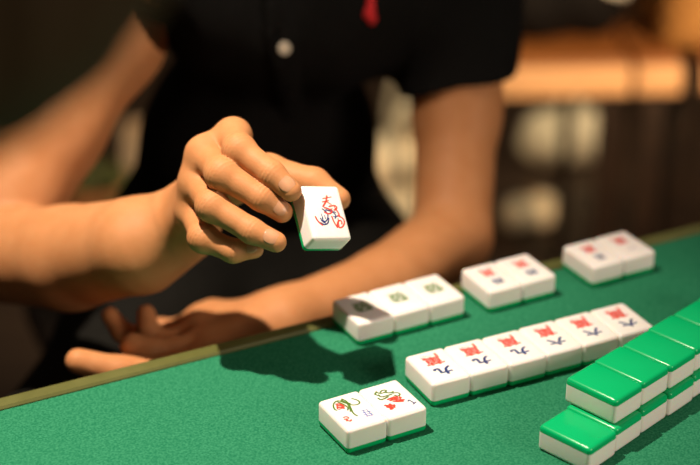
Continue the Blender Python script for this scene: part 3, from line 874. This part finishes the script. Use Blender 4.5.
for k in range(26):
    a = rng.random() * 2 * PI; L = .05 + .05 * rng.random(); el = .25 + 1.1 * rng.random()
    d = np.array([math.cos(a) * math.cos(el), math.sin(a) * math.cos(el), math.sin(el)]); sd = np.array([-math.sin(a), math.cos(a), 0]); prev = None
    o = pc + np.array([.02 * math.cos(a), .02 * math.sin(a), .108])
    for t in np.linspace(0, 1, 7):
        c = o + d * L * t - np.array([0, 0, .05 * t * t]); wd = .017 * math.sin(PI * min(1, .08 + t * .92)) + .001
        cur = [bm.verts.new(c - sd * wd), bm.verts.new(c - np.array([0, 0, .003])), bm.verts.new(c + sd * wd)]
        if prev:
            bm.faces.new((prev[0], prev[1], cur[1], cur[0])); bm.faces.new((prev[1], prev[2], cur[2], cur[1]))
        prev = cur
fo = link('foliage', mesh_of(bm), M['leaf'], pot); md = fo.modifiers.new('thick', 'SOLIDIFY'); md.thickness = .0012
q = at(157, 224, 3.14); kc = np.array([q[0], q[1], 0])
kb = tag(empty('paper_bag', kc), 'beige paper bag on the floor beside the terracotta pot', 'bag')
def bag_mesh(c, w, d, h):
    bm = bmesh.new(); rings = []
    for z, s, p in ((0, 1, 0), (h * .5, 1.02, .004), (h, .98, -.004), (h, .94, -.004), (h * .5, .97, .004), (.01, .95, 0)):
        pts = [(-w, -d), (0, -d - p), (w, -d), (w - p * 2, 0), (w, d), (0, d + p), (-w, d), (-w + p * 2, 0)]
        rings.append([bm.verts.new((c[0] + x * s, c[1] + y * s, z + .001 + (.006 * math.sin(x * 80) if z == h else 0))) for x, y in pts])
    for A, B in zip(rings, rings[1:]):
        for k in range(8): bm.faces.new((A[k], A[(k + 1) % 8], B[(k + 1) % 8], B[k]))
    bm.faces.new(rings[0][::-1]); bm.faces.new(rings[-1])
    return sharp(mesh_of(bm), 30)
link('bag_body', bag_mesh(kc, .05, .032, .15), M['kraft'], kb)
hd = F(.003); hp = [kc + np.array([.022 * math.cos(t), -.030, .148 + .035 * math.sin(t)]) for t in np.linspace(0, PI, 9)]
hd.chain(hp, [.003] * 9); lo, hi = bounds([hd], .006)
link('handle', sdf_mesh('handle', [(hd, lo, hi, .002)]), M['kraft'], kb)

# ------------------------------------------------------------------ light, lens
def light(name, typ, loc, energy, col, target=None, size=.02, spot=None, blend=.3):
    l = bpy.data.lights.new(name, typ); l.energy = energy; l.color = col
    if typ in ('SPOT', 'POINT'): l.shadow_soft_size = size
    if typ == 'AREA': l.size = size
    if spot: l.spot_size = math.radians(spot); l.spot_blend = blend
    o = bpy.data.objects.new(name, l); COL.objects.link(o); o.location = [float(c) for c in loc]
    if target is not None: o.rotation_euler = (Vector(target) - Vector([float(c) for c in loc])).to_track_quat('-Z', 'Y').to_euler()
    return o
WARM = (1.0, .86, .68)
LP = T(-.32, .985, 1.16)
light('lamp_over_table', 'SPOT', LP, 118, WARM, T(-.19, .90, .0), .014, 60, 1.0)
light('fill_tile_fronts', 'AREA', T(1.35, .20, .66), 13, (1.0, .84, .68), T(.10, 1.0, 0), .5)  # added soft fill for the tile fronts
light('lamp_over_bench', 'SPOT', (.80, 1.55, .85), 62, (1.0, .60, .30), (.42, 2.5, .42), .06, 40, .6)
light('fill_right_back', 'SPOT', (1.7, 2.2, 1.3), 62, (1.0, .80, .52), (.35, 3.1, .1), .08, 46, .6)  # added fill spot, brightens the cream bag below the bench
light('fill_left_back', 'SPOT', (-.30, 2.0, 1.75), 100, (1.0, .78, .50), (-.24, 2.92, .1), .08, 60, .6)  # added fill spot for the pot, paper bag and tall canvas bag
w = bpy.data.worlds.new('room'); SC.world = w; w.use_nodes = True
w.node_tree.nodes['Background'].inputs['Color'].default_value = (1.0, .80, .60, 1)
w.node_tree.nodes['Background'].inputs['Strength'].default_value = .12

cam = bpy.data.cameras.new('camera'); co = bpy.data.objects.new('camera', cam); COL.objects.link(co)
cam.sensor_width = 36; cam.lens = 85; cam.sensor_fit = 'HORIZONTAL'; cam.clip_start = .02
mw = Matrix(((RGT[0], UPV[0], -FWD[0], CAM[0]), (RGT[1], UPV[1], -FWD[1], CAM[1]), (RGT[2], UPV[2], -FWD[2], CAM[2]), (0, 0, 0, 1)))
co.matrix_world = mw
cam.dof.use_dof = True; cam.dof.focus_distance = 1.09; cam.dof.aperture_fstop = 3.0
SC.camera = co
vs = SC.view_settings
vs.view_transform = 'Standard'; vs.look = 'None'; vs.exposure = 0.0; vs.gamma = 1.0; vs.use_curve_mapping = False
